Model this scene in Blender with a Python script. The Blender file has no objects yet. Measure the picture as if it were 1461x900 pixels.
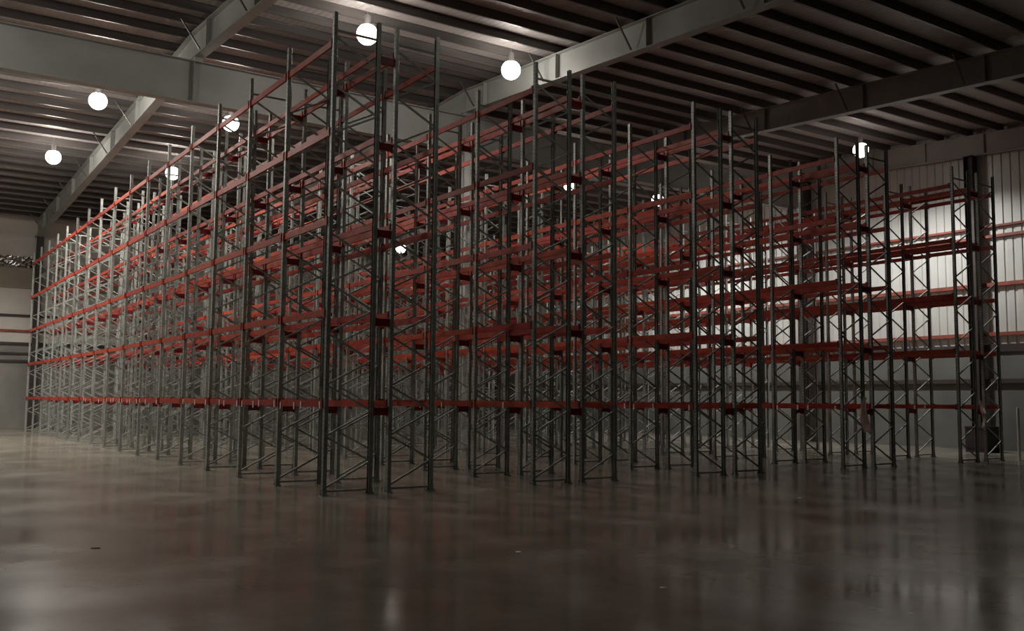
import bpy, math, random
from mathutils import Matrix, Vector
random.seed(7)
scene = bpy.context.scene
C = scene.collection

# ------------------------------------------------------------------ materials
def new_mat(name):
    m = bpy.data.materials.new(name); m.use_nodes = True
    nt = m.node_tree
    return m, nt, nt.nodes['Principled BSDF']

def set_in(b, **k):
    for a, v in k.items():
        b.inputs[a.replace('_', ' ')].default_value = v

def noise_mix(nt, c0, c1, scale, detail=4, lo=0.35, hi=0.65, coord='Object', stretch=None):
    tc = nt.nodes.new('ShaderNodeTexCoord')
    src = tc.outputs[coord]
    if stretch:
        mp = nt.nodes.new('ShaderNodeMapping'); mp.inputs['Scale'].default_value = stretch
        nt.links.new(src, mp.inputs['Vector']); src = mp.outputs['Vector']
    n = nt.nodes.new('ShaderNodeTexNoise'); n.inputs['Scale'].default_value = scale; n.inputs['Detail'].default_value = detail
    nt.links.new(src, n.inputs['Vector'])
    r = nt.nodes.new('ShaderNodeValToRGB')
    r.color_ramp.elements[0].position = lo; r.color_ramp.elements[0].color = (*c0, 1)
    r.color_ramp.elements[1].position = hi; r.color_ramp.elements[1].color = (*c1, 1)
    nt.links.new(n.outputs['Fac'], r.inputs['Fac'])
    return n, r

def simple(name, c0, c1=None, rough=0.5, metal=0.0, scale=3.0, stretch=None, spec=0.5, coat=0.0):
    m, nt, b = new_mat(name)
    n, r = noise_mix(nt, c0, c1 or tuple(x * 0.8 for x in c0), scale, stretch=stretch)
    nt.links.new(r.outputs['Color'], b.inputs['Base Color'])
    set_in(b, Roughness=rough, Metallic=metal)
    b.inputs['Specular IOR Level'].default_value = spec
    b.inputs['Coat Weight'].default_value = coat
    return m

M = {}
M['zinc_post'] = None
def galvanised(name, perforated):
    m, nt, b = new_mat(name)
    n, r = noise_mix(nt, (0.25, 0.272, 0.25), (0.37, 0.392, 0.366), 9)
    oi = nt.nodes.new('ShaderNodeObjectInfo')
    mr = nt.nodes.new('ShaderNodeMapRange')
    mr.inputs['To Min'].default_value = 0.75; mr.inputs['To Max'].default_value = 1.15
    nt.links.new(oi.outputs['Random'], mr.inputs['Value'])
    mul = nt.nodes.new('ShaderNodeMix'); mul.data_type = 'RGBA'; mul.blend_type = 'MULTIPLY'
    mul.inputs['Factor'].default_value = 1
    nt.links.new(r.outputs['Color'], mul.inputs['A']); nt.links.new(mr.outputs['Result'], mul.inputs['B'])
    col = mul.outputs['Result']
    if perforated:
        # two columns of punched slots up the outer face (object x is the wide face)
        tc = nt.nodes.new('ShaderNodeTexCoord'); sp = nt.nodes.new('ShaderNodeSeparateXYZ')
        nt.links.new(tc.outputs['Object'], sp.inputs['Vector'])
        def math_(op, a, v=None, c=None):
            x = nt.nodes.new('ShaderNodeMath'); x.operation = op
            if hasattr(a, 'links'): nt.links.new(a, x.inputs[0])
            else: x.inputs[0].default_value = a
            if v is not None:
                if hasattr(v, 'links'): nt.links.new(v, x.inputs[1])
                else: x.inputs[1].default_value = v
            return x.outputs[0]
        ay = math_('ABSOLUTE', sp.outputs['Y'])
        col_in = math_('LESS_THAN', math_('ABSOLUTE', math_('SUBTRACT', ay, 0.025)), 0.009)
        fr = math_('FRACT', math_('MULTIPLY', sp.outputs['Z'], 10.0))
        row_in = math_('LESS_THAN', fr, 0.42)
        hole = math_('MULTIPLY', col_in, row_in)
        mx = nt.nodes.new('ShaderNodeMix'); mx.data_type = 'RGBA'
        nt.links.new(hole, mx.inputs['Factor']); nt.links.new(col, mx.inputs['A'])
        mx.inputs['B'].default_value = (0.02, 0.02, 0.02, 1)
        col = mx.outputs['Result']
    nt.links.new(col, b.inputs['Base Color'])
    set_in(b, Roughness=0.42 if perforated else 0.62, Metallic=0.2 if perforated else 0.0)
    return m
M['post'] = galvanised('galvanised_punched_steel', True)
M['brace'] = galvanised('galvanised_steel', False)

def beam_paint(name, ca, cb, rough):
    m, nt, b = new_mat(name)
    oi = nt.nodes.new('ShaderNodeObjectInfo')
    r = nt.nodes.new('ShaderNodeValToRGB')
    r.color_ramp.elements[0].color = (*ca, 1); r.color_ramp.elements[1].color = (*cb, 1)
    nt.links.new(oi.outputs['Random'], r.inputs['Fac'])
    n, r2 = noise_mix(nt, (0.72, 0.72, 0.72), (1.1, 1.1, 1.1), 2.5)
    mul = nt.nodes.new('ShaderNodeMix'); mul.data_type = 'RGBA'; mul.blend_type = 'MULTIPLY'
    mul.inputs['Factor'].default_value = 1
    nt.links.new(r.outputs['Color'], mul.inputs['A']); nt.links.new(r2.outputs['Color'], mul.inputs['B'])
    nt.links.new(mul.outputs['Result'], b.inputs['Base Color'])
    set_in(b, Roughness=rough)
    b.inputs['Specular IOR Level'].default_value = 0.18
    return m
M['beam'] = beam_paint('red_orange_beam_paint', (0.30, 0.030, 0.024), (0.38, 0.066, 0.030), 0.46)
M['spacer'] = simple('dark_red_spacer_paint', (0.22, 0.015, 0.018), (0.15, 0.010, 0.013), 0.45)
M['girt'] = simple('red_oxide_girt_paint', (0.30, 0.075, 0.045), (0.20, 0.05, 0.035), 0.55)
M['label'] = simple('white_paper_label', (0.75, 0.73, 0.68), (0.6, 0.58, 0.54), 0.7, scale=30)
M['steel_grey'] = simple('grey_painted_steel', (0.40, 0.41, 0.39), (0.33, 0.34, 0.325), 0.5, 0.1, scale=0.7)
M['column_pale'] = simple('pale_grey_painted_steel', (0.66, 0.68, 0.66), (0.58, 0.60, 0.58), 0.5, 0.0, scale=0.9)
M['column_dark'] = simple('dark_brown_painted_steel', (0.055, 0.042, 0.038), (0.035, 0.028, 0.026), 0.55, 0.1, scale=1.2)
M['purlin'] = simple('grey_purlin_steel', (0.15, 0.138, 0.132), (0.11, 0.10, 0.096), 0.36, 0.4, scale=1.5, stretch=(0.15, 4, 4))
M['lamp_shell'] = simple('lamp_aluminium', (0.45, 0.45, 0.45), (0.38, 0.38, 0.38), 0.35, 0.8)
M['dark_plastic'] = simple('dark_crate_plastic', (0.035, 0.022, 0.028), (0.025, 0.018, 0.020), 0.6)
M['film'] = simple('pinkish_plastic_film', (0.82, 0.66, 0.62), (0.86, 0.78, 0.74), 0.35, scale=8)
def translucent(m, w):
    nt = m.node_tree; b = nt.nodes['Principled BSDF']; out = [n for n in nt.nodes if n.type == 'OUTPUT_MATERIAL'][0]
    t = nt.nodes.new('ShaderNodeBsdfTranslucent'); mx = nt.nodes.new('ShaderNodeMixShader'); mx.inputs['Fac'].default_value = w
    nt.links.new(b.inputs['Base Color'].links[0].from_socket, t.inputs['Color'])
    nt.links.new(b.outputs['BSDF'], mx.inputs[1]); nt.links.new(t.outputs['BSDF'], mx.inputs[2])
    nt.links.new(mx.outputs['Shader'], out.inputs['Surface'])
translucent(M['film'], .55)
M['foil'] = simple('crinkled_foil', (0.80, 0.80, 0.80), (0.65, 0.65, 0.66), 0.15, 1.0, scale=12)
M['scrap'] = simple('white_scrap', (0.80, 0.82, 0.80), (0.7, 0.72, 0.7), 0.45)
M['dirt'] = simple('dark_dirt_clod', (0.05, 0.02, 0.015), (0.03, 0.015, 0.012), 0.9)
M['pale_post'] = simple('pale_painted_post', (0.62, 0.62, 0.57), (0.52, 0.52, 0.48), 0.5)

# roof deck: profiled sheet
def deck_mat():
    m, nt, b = new_mat('roof_deck_sheet')
    n, r = noise_mix(nt, (0.36, 0.325, 0.315), (0.47, 0.43, 0.42), 0.35, detail=3)
    tc = nt.nodes.new('ShaderNodeTexCoord')
    w = nt.nodes.new('ShaderNodeTexWave'); w.wave_type = 'BANDS'; w.bands_direction = 'X'
    w.inputs['Scale'].default_value = 1.3
    nt.links.new(tc.outputs['Object'], w.inputs['Vector'])
    bp = nt.nodes.new('ShaderNodeBump'); bp.inputs['Strength'].default_value = 0.35; bp.inputs['Distance'].default_value = 0.04
    nt.links.new(w.outputs['Fac'], bp.inputs['Height']); nt.links.new(bp.outputs['Normal'], b.inputs['Normal'])
    nt.links.new(r.outputs['Color'], b.inputs['Base Color'])
    set_in(b, Roughness=0.55, Metallic=0.1)
    return m
M['deck'] = deck_mat()
M['sheet_white'] = simple('white_wall_sheet', (0.62, 0.64, 0.62), (0.54, 0.555, 0.535), 0.36, 0.15, scale=0.5)
M['wall_low'] = simple('grey_wall_base_panel', (0.13, 0.135, 0.125), (0.10, 0.104, 0.097), 0.7, 0, scale=0.6)
M['wall_base_far'] = simple('grey_block_wall', (0.25, 0.24, 0.22), (0.19, 0.185, 0.17), 0.75, 0, scale=0.6)
M['wall_tan'] = simple('tan_wall_panel', (0.38, 0.33, 0.27), (0.30, 0.26, 0.215), 0.6, 0, scale=0.5)
M['wall_off'] = simple('offwhite_wall_panel', (0.72, 0.67, 0.62), (0.62, 0.58, 0.54), 0.6, 0, scale=0.5)

def floor_mat():
    m, nt, b = new_mat('worn_polished_concrete')
    n, r = noise_mix(nt, (0.178, 0.164, 0.136), (0.275, 0.254, 0.212), 0.22, detail=6, lo=0.3, hi=0.7)
    n2, r2 = noise_mix(nt, (0.62, 0.60, 0.57), (1.08, 1.07, 1.06), 0.9, detail=6, lo=0.3, hi=0.7)
    mul = nt.nodes.new('ShaderNodeMix'); mul.data_type = 'RGBA'; mul.blend_type = 'MULTIPLY'; mul.inputs['Factor'].default_value = 1
    nt.links.new(r.outputs['Color'], mul.inputs['A']); nt.links.new(r2.outputs['Color'], mul.inputs['B'])
    nt.links.new(mul.outputs['Result'], b.inputs['Base Color'])
    n3, r3 = noise_mix(nt, (0.08,) * 3, (0.26,) * 3, 0.38, detail=2.0, lo=0.25, hi=0.75)
    nt.links.new(r3.outputs['Color'], b.inputs['Roughness'])
    n4 = nt.nodes.new('ShaderNodeTexNoise'); n4.inputs['Scale'].default_value = 1.6; n4.inputs['Detail'].default_value = 3
    tc = nt.nodes.new('ShaderNodeTexCoord'); nt.links.new(tc.outputs['Object'], n4.inputs['Vector'])
    bp = nt.nodes.new('ShaderNodeBump'); bp.inputs['Strength'].default_value = 0.03; bp.inputs['Distance'].default_value = 0.05
    nt.links.new(n4.outputs['Fac'], bp.inputs['Height']); nt.links.new(bp.outputs['Normal'], b.inputs['Normal'])
    b.inputs['Specular IOR Level'].default_value = 0.22
    return m
M['floor'] = floor_mat()

def emit_mat(name, col, strength):
    m, nt, b = new_mat(name)
    b.inputs['Base Color'].default_value = (0.8, 0.8, 0.8, 1)
    b.inputs['Emission Color'].default_value = (*col, 1)
    b.inputs['Emission Strength'].default_value = strength
    return m
M['globe'] = emit_mat('lit_prismatic_globe', (1.0, 0.96, 0.86), 6.0)

# ------------------------------------------------------------------ mesh builder
class MB:
    def __init__(s): s.v = []; s.f = []
    def quad(s, *i): s.f.append(i)
    def box(s, x0, x1, y0, y1, z0, z1):
        k = len(s.v)
        s.v += [(x0, y0, z0), (x1, y0, z0), (x1, y1, z0), (x0, y1, z0), (x0, y0, z1), (x1, y0, z1), (x1, y1, z1), (x0, y1, z1)]
        s.f += [tuple(k + i for i in q) for q in ((3, 2, 1, 0), (4, 5, 6, 7), (0, 1, 5, 4), (1, 2, 6, 5), (2, 3, 7, 6), (3, 0, 4, 7))]
        return s
    def bar(s, a, b, w, h, up=(0, 0, 1)):
        a = Vector(a); b = Vector(b); d = (b - a).normalized(); u = Vector(up)
        if abs(d.dot(u)) > 0.98: u = Vector((0, 1, 0))
        sx = d.cross(u).normalized() * (w / 2); sy = sx.cross(d).normalized() * (h / 2)
        k = len(s.v)
        for p in (a, b):
            for q in (-sx - sy, sx - sy, sx + sy, -sx + sy): s.v.append(tuple(p + q))
        s.f += [tuple(k + i for i in q) for q in ((3, 2, 1, 0), (4, 5, 6, 7), (0, 1, 5, 4), (1, 2, 6, 5), (2, 3, 7, 6), (3, 0, 4, 7))]
        return s
    def extrude(s, prof, axis, a, b, closed=True, cap=True):
        """profile of 2-D points swept from a to b along axis ('x','y','z')"""
        k = len(s.v); n = len(prof)
        for t in (a, b):
            for (p, q) in prof:
                s.v.append({'x': (t, p, q), 'y': (p, t, q), 'z': (p, q, t)}[axis])
        for i in range(n if closed else n - 1):
            j = (i + 1) % n
            s.f.append((k + i, k + j, k + n + j, k + n + i))
        if cap and closed:
            s.f.append(tuple(k + i for i in range(n - 1, -1, -1))); s.f.append(tuple(k + n + i for i in range(n)))
        return s
    def lathe(s, prof, seg=20, c=(0, 0, 0)):
        k = len(s.v); n = len(prof)
        for j in range(seg):
            a = 2 * math.pi * j / seg
            for (r, z) in prof: s.v.append((c[0] + r * math.cos(a), c[1] + r * math.sin(a), c[2] + z))
        for j in range(seg):
            j2 = (j + 1) % seg
            for i in range(n - 1):
                s.f.append((k + j * n + i, k + j2 * n + i, k + j2 * n + i + 1, k + j * n + i + 1))
        return s
    def mesh(s, name, mat, smooth=False):
        me = bpy.data.meshes.new(name); me.from_pydata(s.v, [], s.f); me.materials.append(mat)
        me.validate(); me.update()
        import bmesh
        b = bmesh.new(); b.from_mesh(me); bmesh.ops.recalc_face_normals(b, faces=b.faces); b.to_mesh(me); b.free()
        if smooth:
            for p in me.polygons: p.use_smooth = True
        return me

def link(name, me, parent=None, loc=(0, 0, 0), rz=0.0):
    o = bpy.data.objects.new(name, me); C.objects.link(o); o.location = loc
    if rz: o.rotation_euler = (0, 0, rz)
    if parent: o.parent = parent
    return o
def tag(o, label, cat, group=None):
    o['label'] = label; o['category'] = cat
    if group: o['group'] = group
    return o
def struct(name, me, parent=None, loc=(0, 0, 0)):
    o = link(name, me, parent, loc)
    if parent is None: o['kind'] = 'structure'
    return o
def thing(name, label, cat, loc=(0, 0, 0), group=None):
    return tag(link(name, None, None, loc), label, cat, group)

# ------------------------------------------------------------------ building geometry
XL, XR = -24.0, 35.25          # side walls
YN, YF = -30.0, 52.0           # near / far wall
YR = 15.0                      # ridge line
RB = 14.42                     # rafter underside at the ridge
SN, SF = 0.057, 0.042          # roof slopes towards the camera / away
RD = 1.02                      # rafter depth
PH = 0.30                      # purlin height
def zb(y): return RB - (SN * (YR - y) if y < YR else SF * (y - YR))
def zdeck(y): return zb(y) + RD + PH

# floor
struct('floor', MB().box(XL - .3, XR + .3, YN - .3, YF + .3, -0.3, 0).mesh('floor', M['floor']))
# roof (deck on both sides of the ridge)
b = MB()
prof = [(YN - .3, zdeck(YN - .3)), (YR, zdeck(YR)), (YF + .3, zdeck(YF + .3)), (YF + .3, zdeck(YF + .3) + .12), (YR, zdeck(YR) + .12), (YN - .3, zdeck(YN - .3) + .12)]
b.extrude(prof, 'x', XL - .3, XR + .3)
struct('ceiling', b.mesh('ceiling', M['deck']))

# right wall: white vertical trapezoidal sheeting above a grey base
def corrugated(y0, y1, ztop, z0, x, depth, pitch, sgn):
    b = MB(); pts = []
    y = y0
    while y < y1:
        for (dy, d) in ((0, 0), (pitch * .62, 0), (pitch * .70, depth), (pitch * .92, depth)):
            if y + dy < y1: pts.append((y + dy, d))
        y += pitch
    pts.append((y1, 0))
    k = 0
    for (yy, d) in pts:
        b.v.append((x + sgn * d, yy, z0)); b.v.append((x + sgn * d, yy, ztop(yy)))
    for i in range(len(pts) - 1):
        b.f.append((2 * i, 2 * i + 2, 2 * i + 3, 2 * i + 1))
    return b
wr = struct('wall_right', MB().box(XR, XR + .25, YN, YF, 0, 4.6).mesh('wall_right', M['wall_low']))
link('wall_sheeting', corrugated(YN, YF, lambda y: zdeck(y) + .02, 4.6, XR + .05, -0.05, 0.42, -1).mesh('wall_sheeting', M['sheet_white']), wr)
b = MB()
b.extrude([(YN, 4.6), (YF, 4.6), (YF, zdeck(YF) + .05), (YR, zdeck(YR) + .05), (YN, zdeck(YN) + .05)], 'x', XR + .12, XR + .25)
link('wall_backing', b.mesh('wall_backing', M['wall_low']), wr)
# far wall, in horizontal panels
wf = struct('wall_far', MB().box(XL, XR, YF, YF + .25, 0, 4.5).mesh('wall_far', M['wall_base_far']))
link('wall_panel', MB().box(XL, XR, YF, YF + .25, 4.5, 5.7).mesh('wall_panel', M['wall_base_far']), wf)
link('wall_panel', MB().box(XL, XR, YF, YF + .25, 5.7, 9.4).mesh('wall_panel', M['wall_off']), wf)
link('wall_panel', MB().box(XL, XR, YF, YF + .25, 9.4, 10.9).mesh('wall_panel', M['wall_tan']), wf)
link('wall_panel', MB().box(XL, XR, YF, YF + .25, 10.9, 14.2).mesh('wall_panel', M['wall_off']), wf)
struct('wall_left', MB().extrude([(YN, 0), (YF, 0), (YF, zdeck(YF) + .05), (YR, zdeck(YR) + .05), (YN, zdeck(YN) + .05)], 'x', XL - .25, XL).mesh('wall_left', M['wall_low']))
struct('wall_near', MB().box(XL, XR, YN - .25, YN, 0, zdeck(YN) + .05).mesh('wall_near', M['wall_low']))

# girts on the walls (painted rails)
tn = 1
def girt(me):
    global tn
    o = struct('trim_%d' % tn, me); tn += 1
    return o
def zrail(axis, a, b_, at, z, h, d, mat, sgn):
    m = MB()
    if axis == 'y': m.extrude([(at, z - h / 2), (at - sgn * d, z - h / 2), (at - sgn * d, z + h / 2), (at, z + h / 2)], 'y', a, b_)
    else: m.extrude([(at, z - h / 2), (at - sgn * d, z - h / 2), (at - sgn * d, z + h / 2), (at, z + h / 2)], 'x', a, b_)
    return girt(m.mesh('girt', mat))
for z, h, mm in ((3.19, .2, 'column_dark'), (5.37, .16, 'girt'), (7.69, .17, 'girt'), (9.96, .13, 'girt'), (10.44, .10, 'girt')):
    zrail('y', YN, YF, XR, z, h, .16, M[mm], 1)
zrail('y', YN, YF, XR, 4.72, .36, .1, M['column_dark'], 1)
for z, h, mm in ((4.44, .16, 'column_dark'), (4.95, .14, 'column_dark'), (5.61, .18, 'column_dark'), (6.46, .16, 'girt'), (7.49, .16, 'column_dark'), (9.38, .10, 'wall_tan'), (11.5, .08, 'wall_off')):
    zrail('x', XL, XR, YF, z, h, .12, M[mm], 1)

# ------------------------------------------------------------------ steel frame
def ibeam_y(x, y0, y1, zlo, zhi, fw=.38, tf=.028, tw=.014, n=1):
    """I-section running along y, between zlo(y) and zhi(y)"""
    b = MB()
    ys = [y0 + (y1 - y0) * i / n for i in range(n + 1)]
    prof = lambda y: [(x - fw/2, zlo(y)), (x + fw/2, zlo(y)), (x + fw/2, zlo(y)+tf), (x + tw/2, zlo(y)+tf), (x + tw/2, zhi(y)-tf), (x + fw/2, zhi(y)-tf),
                      (x + fw/2, zhi(y)), (x - fw/2, zhi(y)), (x - fw/2, zhi(y)-tf), (x - tw/2, zhi(y)-tf), (x - tw/2, zlo(y)+tf), (x - fw/2, zlo(y)+tf)]
    for y in ys:
        b.v += [(p, y, z) for p, z in prof(y)]
    for i in range(n):
        for j in range(12):
            j2 = (j + 1) % 12
            b.f.append((12*i + j, 12*i + j2, 12*(i+1) + j2, 12*(i+1) + j))
    b.f.append(tuple(range(11, -1, -1))); b.f.append(tuple(12*n + j for j in range(12)))
    return b

RX = [1.1, 12.6, 24.1]
RN = ['nearest the left edge, meeting the ridge girder over the left rack row',
      'in the middle, passing over the ridge column', 'at the right, dim, above the fourth rack row']
for i, x in enumerate(RX):
    for seg, (ya, yb) in enumerate(((YN, YR), (YR, YF))):
        lab = ('grey tapered roof rafter ' + ['on the camera side of the ridge girder, ', 'beyond the ridge girder, '][seg]) + ['first from the left', 'second from the left', 'third from the left'][i]
        t = thing('roof_rafter', lab, 'roof beam', (x, (ya if seg == 0 else yb), 0), 'roof rafters')
        oy = t.location.y
        me = ibeam_y(0, ya - oy + (0 if seg else .02), yb - oy - .02, lambda y: zb(y + oy), lambda y: zb(y + oy) + RD).mesh('rafter_beam', M['steel_grey'])
        link('rafter_beam', me, t)
        for ys in [YR - 1.7 - 5 * k for k in range(9)] if seg == 0 else [YR + 3.6 + 5 * k for k in range(7)]:
            if not (ya + .5 < ys < yb - .5): continue
            st = MB()
            for sx in (-1, 1):
                st.box(min(sx*.009, sx*.18), max(sx*.009, sx*.18), ys - oy - .012, ys - oy + .012, zb(ys) + .03, zb(ys) + RD - .03)
            link('stiffener', st.mesh('stiffener', M['steel_grey']), t)
            for sx in (-1, 1):
                yy = ys - oy + .75
                fb = MB().bar((sx*.16, yy, zb(ys + .75) + .10), (sx*.85, yy, zb(ys + .75) + RD + .05), .05, .05)
                link('fly_brace', fb.mesh('fly_brace', M['purlin']), t)
        struct_end = None
# gable frame at the right wall
GX = 34.85
for seg, (ya, yb) in enumerate(((YN, YR), (YR, YF))):
    lab = ['grey gable roof beam along the top of the white wall at right, with short plate joints', 'grey gable roof beam on the white wall beyond the ridge'][seg]
    t = thing('gable_beam', lab, 'roof beam', (GX, (ya if seg == 0 else yb), 0), 'gable beams')
    oy = t.location.y
    link('beam_body', ibeam_y(0, ya - oy + .01, yb - oy - .01, lambda y: zb(y + oy) + .02, lambda y: zb(y + oy) + RD, .25).mesh('beam_body', M['steel_grey']), t)
    for ys in [YR - 1.5 - 3 * k for k in range(14)]:
        if ya + .5 < ys < yb - .5:
            link('stiffener', MB().box(-.12, -.01, ys - oy - .012, ys - oy + .012, zb(ys) + .06, zb(ys) + RD - .03).mesh('stiffener', M['steel_grey']), t)

# ridge girder along x at y = 14.9
GZ0, GZ1 = 12.72, 14.26
t = thing('roof_girder', 'deep pale grey plate girder running across the hall under the ridge', 'girder', (5.0, 14.9, 0))
def ibeam_x(x0, x1, zlo, zhi, fw=.40, tf=.03, tw=.016):
    b = MB()
    b.extrude([(-fw/2, zlo), (fw/2, zlo), (fw/2, zlo+tf), (tw/2, zlo+tf), (tw/2, zhi-tf), (fw/2, zhi-tf), (fw/2, zhi), (-fw/2, zhi), (-fw/2, zhi-tf), (-tw/2, zhi-tf), (-tw/2, zlo+tf), (-fw/2, zlo+tf)], 'x', x0, x1)
    return b
link('girder_beam', ibeam_x(XL - 5 + .1, GX - 5 - .2, GZ0, GZ1).mesh('girder_beam', M['steel_grey']), t)
for xs in [0.95] + [12.6 + 11.5 * k for k in (-2, 0, 1)]:
    st = MB()
    for sy in (-1, 1):
        st.box(xs - 5 - .012, xs - 5 + .012, min(sy*.012, sy*.19), max(sy*.012, sy*.19), GZ0 + .03, GZ1 - .03)
    link('stiffener', st.mesh('stiffener', M['steel_grey']), t)
# seats that carry the rafters on the girder
for x in RX:
    link('rafter_seat', MB().box(x - 5 - .16, x - 5 + .16, -.2, .2, GZ1, zb(14.7) + .0).mesh('rafter_seat', M['steel_grey']), t)

def hcolumn(name, label, x, y, ztop, mat, w=.32, group=None, alongy=True):
    t = thing(name, label, 'column', (x, y, 0), group)
    b = MB(); h = w / 2; tf = .022; tw = .014
    pr = [(-h, -h), (h, -h), (h, -h+tf), (tw/2, -h+tf), (tw/2, h-tf), (h, h-tf), (h, h), (-h, h), (-h, h-tf), (-tw/2, h-tf), (-tw/2, -h+tf), (-h, -h+tf)]
    b.extrude(pr, 'z', .03, ztop - .025)
    link('column_shaft', b.mesh('column_shaft', mat), t)
    link('base_plate', MB().box(-h - .05, h + .05, -h - .05, h + .05, 0, .03).mesh('base_plate', mat), t)
    link('cap_plate', MB().box(-h - .02, h + .02, -h - .02, h + .02, ztop - .025, ztop).mesh('cap_plate', mat), t)
    return t
hcolumn('steel_column', 'pale grey steel column standing between the back to back racks of the third row, under the ridge girder', 12.61, 14.9, GZ0, M['column_pale'], .36)
hcolumn('steel_column', 'dark brown gable column seen behind the end of the last rack row at right', GX, 5.25, zb(5.25) + .02, M['column_dark'], .44)
hcolumn('steel_column', 'dark gable column against the white wall under the end of the ridge girder', GX, 14.9, zb(14.9) + .02, M['column_dark'], .44)
hcolumn('steel_column', 'dark gable column on the white wall farthest into the hall', GX, 26.5, zb(26.5) + .02, M['column_dark'], .44)
hcolumn('steel_column', 'dark column at the far wall in the left corner of the picture, beyond the end of the first rack row', 1.25, YF - .35, zb(YF - .35), M['column_dark'], .40)

# purlins
pz = []
k = 0
y = YR - 0.75
ys_all = []
while y > YN + .5: ys_all.append(y); y -= 1.5
y = YR + .75
while y < YF - .3: ys_all.append(y); y += 1.5
zp = MB()
pw = .075
zp.extrude([(-.004, 0), (pw, 0), (pw, .02), (.004, .02), (.004, PH - .008), (.004, PH), (-pw, PH), (-pw, PH - .02), (-.004, PH - .02)], 'x', XL + .05, XR - .05)
pme = zp.mesh('purlin', M['purlin'])
pl0 = None
for y in ys_all:
    o = link('roof_purlin', pme, None, (0, y, zb(y) + RD))
    tag(o, 'dark steel roof purlin under the ceiling sheets, running across the hall', 'purlin', 'roof purlins')

# ------------------------------------------------------------------ pallet racking
B = 2.8; NB = 16; H = 10.85; D = 1.1
LV = [2.0, 4.02, 6.06, 8.10, 10.14]
# upright: punched open section, wide face towards the aisle (-x), open side towards +x
def upright_mesh():
    b = MB(); w = .05; d = .085; t = .006; lip = .018
    p = [(0, -w), (0, w), (d, w), (d + .012, w - lip), (d + .012 - t, w - lip - t * .2), (d - t, w - t), (t, w - t), (t, -w + t), (d - t, -w + t), (d + .012 - t, -w + lip + t * .2), (d + .012, -w + lip), (d, -w)]
    b.extrude([(x - .04, y) for x, y in p], 'z', .008, H)
    return b.mesh('upright', M['post'])
UP = upright_mesh()
def foot_mesh():
    b = MB().box(-.075, .085, -.09, .09, 0, .010)
    b.box(-.05, .06, -.056, -.051, .01, .13); b.box(-.05, .06, .051, .056, .01, .13)
    for sx, sy in ((-.06, .07), (.07, -.07)): b.box(sx - .012, sx + .012, sy - .012, sy + .012, .01, .035)
    return b.mesh('foot_plate', M['brace'])
FOOT = foot_mesh()
def frame_mesh(start_front, nd):
    b = MB(); z1 = H - .55; z0 = .16; st = (z1 - z0) / nd
    xa, xb = .035, D - .035
    b.bar((xa, 0, H - .42), (xb, 0, H - .42), .045, .045); b.bar((xa, 0, .10), (xb, 0, .10), .045, .045)
    f = start_front
    for i in range(nd):
        za = z1 - i * st; zb_ = za - st
        b.bar(((xa if f else xb), 0, za - .02), ((xb if f else xa), 0, zb_ + .02), .042, .036, up=(0, 1, 0))
        f = not f
    return b.mesh('upright_frame', M['brace'])
FRAMES = {('f', 18): frame_mesh(True, 18), ('f', 17): frame_mesh(True, 17), ('r', 17): frame_mesh(False, 17)}
# beam: stepped box section with hooked end plates; origin at its left end middle
def beam_mesh(length=B - .104):
    b = MB()
    b.extrude([(-.025, -.075), (.025, -.075), (.025, .045), (.005, .045), (.005, .075), (-.025, .075)], 'y', .052, .052 + length)
    for y0 in (.052, .052 + length - .008):
        b.box(-.048, .03, y0 - .001, y0 + .009, -.105, .105)
    for y0, s in ((.052, -1), (.052 + length, 1)):
        for z in (-.08, -.03, .03, .08):
            pass
        b.box(-.054, -.048, min(y0, y0 - s * .06), max(y0, y0 - s * .06), -.105, .105)
    return b
bm0 = beam_mesh()
BEAM = bm0.mesh('beam', M['beam'])
def spacer_mesh(L):
    b = MB()
    b.extrude([(-.045, -.085), (.045, -.085), (.045, .085), (-.045, .085)], 'x', .06, L - .072)
    b.box(.05, .06, -.06, .06, -.11, .11); b.box(L - .080, L - .068, -.06, .06, -.11, .11)
    return b.mesh('row_spacer', M['spacer'])
LABEL = MB().box(-.060, -.055, -.03, .03, -.12, .045).mesh('label', M['label'])

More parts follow.
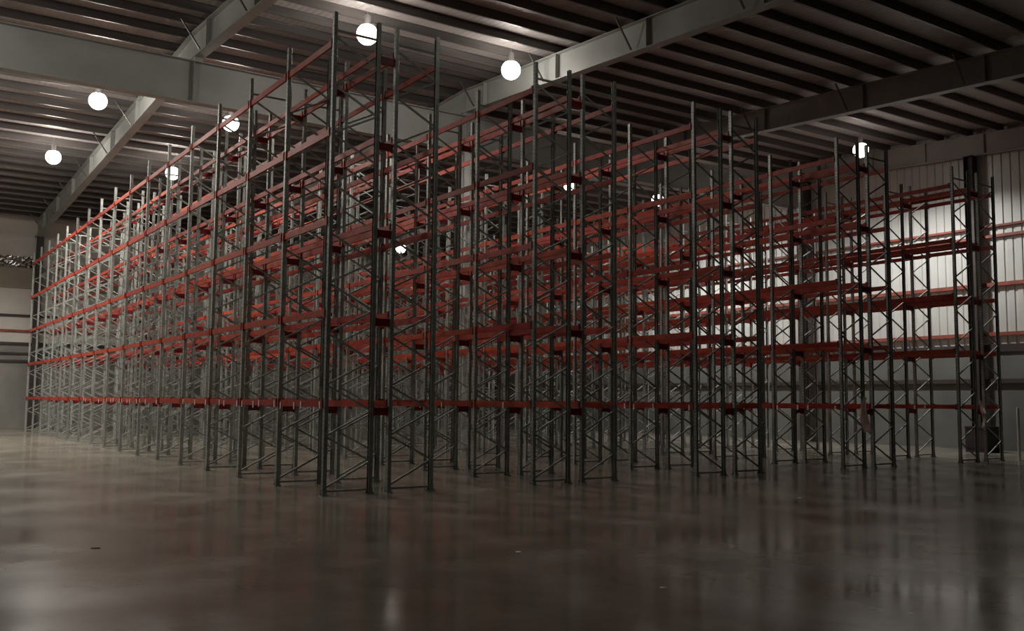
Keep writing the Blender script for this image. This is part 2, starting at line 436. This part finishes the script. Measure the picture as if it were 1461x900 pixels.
def make_run(x, label, start, nd, flip, spacer_len=None, tags=0):
    """one run of rack; front (x = 0 local) at world x, seventeen frames, sixteen bays"""
    t = thing('pallet_rack', label, 'pallet rack', (x, 0, 0), 'pallet rack runs')
    fm = FRAMES[(start, nd)]
    for n in range(NB + 1):
        fr = link('upright_frame', fm, t, (0, n * B, 0))
        u = link('upright', UP, fr, (0, 0, 0)); u2 = link('upright', UP, fr, (D, 0, 0), math.pi)
        if n < 12:
            link('foot_plate', FOOT, fr, (0, 0, 0)); link('foot_plate', FOOT, fr, (D, 0, 0), math.pi)
        if spacer_len:
            sm = SP[round(spacer_len, 2)]
            if n < 17:
                for z in LV:
                    link('row_spacer', sm, t, (D, n * B, z - .17))
    rest = MB()
    for n in range(NB):
        for lv, z in enumerate(LV):
            for side in (0, 1):
                jz = random.uniform(-.012, .012)
                if n < 10:
                    if side == 0: o = link('beam', BEAM, t, (-.012, n * B, z + jz))
                    else: o = link('beam', BEAM, t, (D + .012, (n + 1) * B, z + jz), math.pi)
                    if lv == 0 and side == 0 and tags and n < tags:
                        for f in (.08, .47, .62, .93):
                            if random.random() < .62:
                                l = link('label', LABEL, o, (0.024, f * B, random.uniform(-.02, .02)))
                                l['label'] = 'white paper label'
                else:
                    k = len(rest.v); s = 1 if side == 0 else -1
                    ox = -.012 if side == 0 else D + .012; oy = n * B if side == 0 else (n + 1) * B
                    rest.v += [(ox + s * vx, oy + s * vy, z + jz + vz) for vx, vy, vz in bm0.v]
                    rest.f += [tuple(k + i for i in f) for f in bm0.f]
    r = link('beam', rest.mesh('beam_rest', M['beam']), t)
    r['kind'] = 'stuff'
    return t

rows = [  # x of the four uprights: front run, rear run
    (0.02, 1.58, 'f', 18, 'f', 18),
    (5.61, 7.16, 'f', 18, 'f', 18),
    (11.28, 12.84, 'f', 17, 'f', 17),
    (17.83, 19.42, 'f', 17, 'f', 17),
    (24.49, 26.15, 'f', 17, 'r', 17)]
SP = {}
for a, b_, *_ in rows:
    L = round(b_ - a - D, 2)
    SP[L] = spacer_mesh(L)
LAB = [
    ('galvanised rack run with red orange beams, leftmost, its long face to the open floor', 'rack run backing onto the leftmost run, its beams facing the first aisle'),
    ('rack run on the right side of the first aisle, second double row from the left', 'rear run of the second double row, facing the second aisle'),
    ('front run of the middle double row, on the left side of the pale column', 'rear run of the middle double row, on the right side of the pale column'),
    ('front run of the fourth double row, left of the hanging torn plastic film', 'rear run of the fourth double row, with torn plastic film on its end post'),
    ('front run of the last double row by the white wall', 'rightmost rack run, its back to the white wall, beside the short pale post')]
for i, (a, b_, s1, n1, s2, n2) in enumerate(rows):
    make_run(a, LAB[i][0], s1, n1, False, round(b_ - a - D, 2), tags=(14 if i == 0 else 6 if i == 1 else 2))
    make_run(b_, LAB[i][1], s2, n2, False)

# ------------------------------------------------------------------ lamps
def lamp(x, y, z, label, power, cut=math.radians(165), up=0.25, col=(1.0, .94, .85)):
    t = thing('high_bay_lamp', label, 'lamp', (x, y, z), 'lit high bay lamps')
    gp = [(.36 * math.sin(math.radians(a)), -.36 * math.cos(math.radians(a))) for a in range(0, 141, 14)]
    link('globe', MB().lathe(gp, 24).mesh('globe', M['globe'], True), t)
    hp = [(.23, .23), (.16, .30), (.11, .34), (.11, .62), (.09, .66), (0, .66)]
    link('housing', MB().lathe(hp, 16).mesh('housing', M['lamp_shell'], True), t)
    top = zb(y) + RD - z
    link('hanging_rod', MB().bar((0, 0, .65), (0, 0, top), .02, .02).mesh('hanging_rod', M['lamp_shell']), t)
    ld = bpy.data.lights.new('lamp_light', 'SPOT'); ld.energy = power; ld.spot_size = cut; ld.spot_blend = .6
    ld.shadow_soft_size = .30; ld.color = col
    lo = bpy.data.objects.new('lamp_light', ld); C.objects.link(lo); lo.parent = t; lo.location = (0, 0, -.42)
    pd = bpy.data.lights.new('lamp_glow', 'POINT'); pd.energy = power * up; pd.shadow_soft_size = .40; pd.color = col
    po = bpy.data.objects.new('lamp_glow', pd); C.objects.link(po); po.parent = t; po.location = (0, 0, 0)
    return t
LP = 1500
lamp(5.01, 8.91, 14.3, 'glowing round lamp above the near end of the first aisle, highest of the lit lamps', LP * .55, up=1.2)
lamp(10.90, 9.0, 14.3, 'glowing round lamp above the second aisle, beside the middle roof rafter', LP * .5, up=.95)
lamp(-1.0, 21.53, 14.15, 'glowing round lamp over the open floor just under the girder at left', LP * 1.4, up=.6)
lamp(4.47, 21.51, 14.15, 'glowing round lamp above the leftmost rack, nearer of the two there', LP, up=.7)
lamp(-1.16, 31.21, 13.8, 'glowing round lamp over the open floor, leftmost and far', LP * 1.4, up=.6)
lamp(4.54, 31.19, 13.8, 'glowing lamp low behind the top beam of the leftmost rack, farther of two', LP, up=.6)
lamp(22.15, 20.0, 13.53, 'glowing round lamp seen between rack posts right of the middle of the picture', LP * .7, up=.04)
lamp(22.89, 40.58, 12.8, 'small distant glowing lamp seen through the beams of the nearest racks', LP, up=.1)
lamp(30.02, 7.8, 14.0, 'glowing lamp half hidden behind a rack post at right, near the white wall', LP * 2.7, cut=math.radians(158), up=.01, col=(1, .97, .92))
lamp(29.8, 21.5, 13.9, 'far lamp beyond the girder by the white wall, almost hidden by racks', LP * 3.2, cut=math.radians(158), up=.01, col=(1, .97, .92))
lamp(-7.0, -3.0, 13.8, 'added dim fill lamp above the empty floor beside the camera, outside the picture at left', 300, up=.3)  # unseen fill light, added to lift the dark near ends of the racks
lamp(5.0, -4.0, 13.8, 'added dim fill lamp above the empty floor before the racks, outside the top of the picture', 90, up=.2)  # second unseen fill, added for the camera-facing sides of the end posts
lamp(-7.0, 9.0, 14.3, 'added fill lamp over the open floor nearest to the camera, outside the left edge', LP, up=1.0)  # added out of view to light the girder web and left rack face
lamp(-7.0, 21.5, 14.1, 'added fill lamp over the open floor outside the left edge of the picture', LP * 2.6, up=.5)  # added out of view to brighten the open floor and leftmost beams
lamp(-7.0, 31.2, 13.8, 'added fill lamp over the open floor, far and outside the left edge', LP * 2.6, up=.4)  # added out of view, carries the floor brightening deeper into the hall
lamp(-7.0, 41.0, 13.2, 'added fill lamp over the open floor by the far wall, outside the left edge', LP * 2.8, up=.03)  # unseen source added to brighten the far wall

# ------------------------------------------------------------------ small things
# dark crate at the foot of the gable column
t = thing('crate', 'dark plastic crate on short feet at the foot of the dark gable column at right', 'crate', (33.0, 4.0, 0))
b = MB(); b.box(-.58, .58, -.5, .5, .16, .20)
for sx in (-1, 1): b.box(min(sx*.54, sx*.58), max(sx*.54, sx*.58), -.5, .5, .20, 1.12)
for sy in (-1, 1): b.box(-.54, .54, min(sy*.46, sy*.5), max(sy*.46, sy*.5), .20, 1.12)
link('crate_body', b.mesh('crate_body', M['dark_plastic']), t)
b = MB()
for sx in (-.6, .56): b.box(sx, sx + .04, -.52, .52, 1.06, 1.13)
for sy in (-.52, .5): b.box(-.6, .6, sy, sy + .02, 1.06, 1.13)
link('rim', b.mesh('rim', M['dark_plastic']), t)
for sx in (-.5, 0, .5):
    link('foot', MB().box(sx - .07, sx + .07, -.5, .5, 0, .16).mesh('foot', M['dark_plastic']), t)
# pale post by the right rack
t = thing('guard_post', 'short pale post standing right of the last rack, at the right edge', 'post', (28.05, -.23, 0))
link('post_shaft', MB().lathe([(0, 2.0), (.04, 2.0), (.05, 1.97), (.05, .015)], 14).mesh('post_shaft', M['pale_post'], True), t)
link('base_plate', MB().box(-.11, .11, -.11, .11, 0, .015).mesh('base_plate', M['pale_post']), t)
# torn plastic film hanging from rack end posts
def film(x, y, ztop, zbot, wid, label, seed):
    random.seed(seed); b = MB(); n = 14; m = 6
    for i in range(n + 1):
        f = i / n; z = ztop + (zbot - ztop) * f
        w = wid * (.35 + .75 * f + .18 * math.sin(7 * f + seed)); cx = .10 * math.sin(4.5 * f + seed) 
        for j in range(m + 1):
            g = j / m - .5
            zz = z + (random.uniform(-.06, .06) if i == n else 0)
            b.v.append((cx + w * g, -.03 * math.cos(9 * g + 5 * f) + random.uniform(-.012, .012), zz))
    for i in range(n):
        for j in range(m):
            k = i * (m + 1) + j; b.f.append((k, k + 1, k + m + 2, k + m + 1))
    o = link('plastic_film', b.mesh('plastic_film', M['film'], True), None, (x, y, 0))
    md = o.modifiers.new('thickness', 'SOLIDIFY'); md.thickness = .004
    tag(o, label, 'plastic film')
film(18.86, -.12, 2.3, 1.15, .46, 'torn pinkish plastic film hanging from the end post of the fourth rack row', 3)
film(25.80, -.12, 2.25, 1.25, .28, 'twisted strip of pale plastic film hanging between the end posts of the last rack row', 5)
# crinkled foil insulation on the far wall
random.seed(11)
b = MB(); nx, nz = 70, 7
for i in range(nx + 1):
    for j in range(nz + 1):
        b.v.append((-9 + 10 * i / nx, -.05 - .10 * random.random(), 10.75 + .75 * j / nz))
for i in range(nx):
    for j in range(nz):
        k = i * (nz + 1) + j; b.f.append((k, k + nz + 1, k + nz + 2, k + 1))
o = link('foil_strip', b.mesh('foil_strip', M['foil']), None, (0, YF, 0))
o.modifiers.new('thickness', 'SOLIDIFY').thickness = .01
tag(o, 'shiny crinkled foil strip high on the far wall in the left corner', 'foil')
# scraps and clod on the floor
def scrap(x, y, s, label, mat, name, cat, seed, group=None):
    random.seed(seed); b = MB(); n = 9
    top = []
    for i in range(n):
        a = 2 * math.pi * i / n; r = s * random.uniform(.6, 1.1)
        b.v.append((r * math.cos(a) * 1.3, r * math.sin(a), 0)); b.v.append((r * .8 * math.cos(a) * 1.3, r * .8 * math.sin(a), s * random.uniform(.08, .2)))
    c0 = len(b.v); b.v.append((0, 0, s * .2)); 
    for i in range(n):
        j = (i + 1) % n
        b.f.append((2*i, 2*j, 2*j+1, 2*i+1)); b.f.append((2*i+1, 2*j+1, c0))
    b.f.append(tuple(2*i for i in range(n - 1, -1, -1)))
    return tag(link(name, b.mesh(name, mat), None, (x, y, 0)), label, cat, group)
scrap(-.71, -8.53, .045, 'small white scrap on the dark floor near the middle of the foreground', M['scrap'], 'paper_scrap', 'scrap', 1)
scrap(-.77, -11.51, .038, 'small white scrap on the dark floor, nearest to the camera', M['scrap'], 'paper_scrap', 'scrap', 2)
scrap(9.0, -5.44, .06, 'small pale scrap on the floor in front of the third rack row', M['scrap'], 'paper_scrap', 'scrap', 3)
scrap(-5.6, -5.22, .06, 'small dark clod on the open floor at left', M['dirt'], 'dirt_clod', 'clod', 4)

# ------------------------------------------------------------------ world, camera, view
w = bpy.data.worlds.new('World'); scene.world = w; w.use_nodes = True
bg = w.node_tree.nodes['Background']; bg.inputs['Color'].default_value = (.02, .02, .025, 1); bg.inputs['Strength'].default_value = .2

F = 1370.73; yaw, pitch, roll = map(math.radians, (-34.16874, 5.04741, 0.49172))
cy, sy = math.cos(yaw), math.sin(yaw)
f0 = Vector((-sy, cy, 0)); r0 = Vector((cy, sy, 0)); u0 = Vector((0, 0, 1))
f = f0 * math.cos(pitch) + u0 * math.sin(pitch); u = u0 * math.cos(pitch) - f0 * math.sin(pitch)
r = r0 * math.cos(roll) + u * math.sin(roll); u2 = u * math.cos(roll) - r0 * math.sin(roll)
cd = bpy.data.cameras.new('camera'); cam = bpy.data.objects.new('camera', cd); C.objects.link(cam)
cd.sensor_fit = 'HORIZONTAL'; cd.sensor_width = 36.0; cd.lens = F / 1461 * 36.0
cd.clip_end = 300
mw = Matrix(((r.x, u2.x, -f.x, -8.4811), (r.y, u2.y, -f.y, -19.7612), (r.z, u2.z, -f.z, 2.1056), (0, 0, 0, 1)))
cam.matrix_world = mw
scene.camera = cam

vs = scene.view_settings
vs.view_transform = 'Standard'; vs.look = 'None'; vs.exposure = 0.0; vs.gamma = 1.0; vs.use_curve_mapping = False
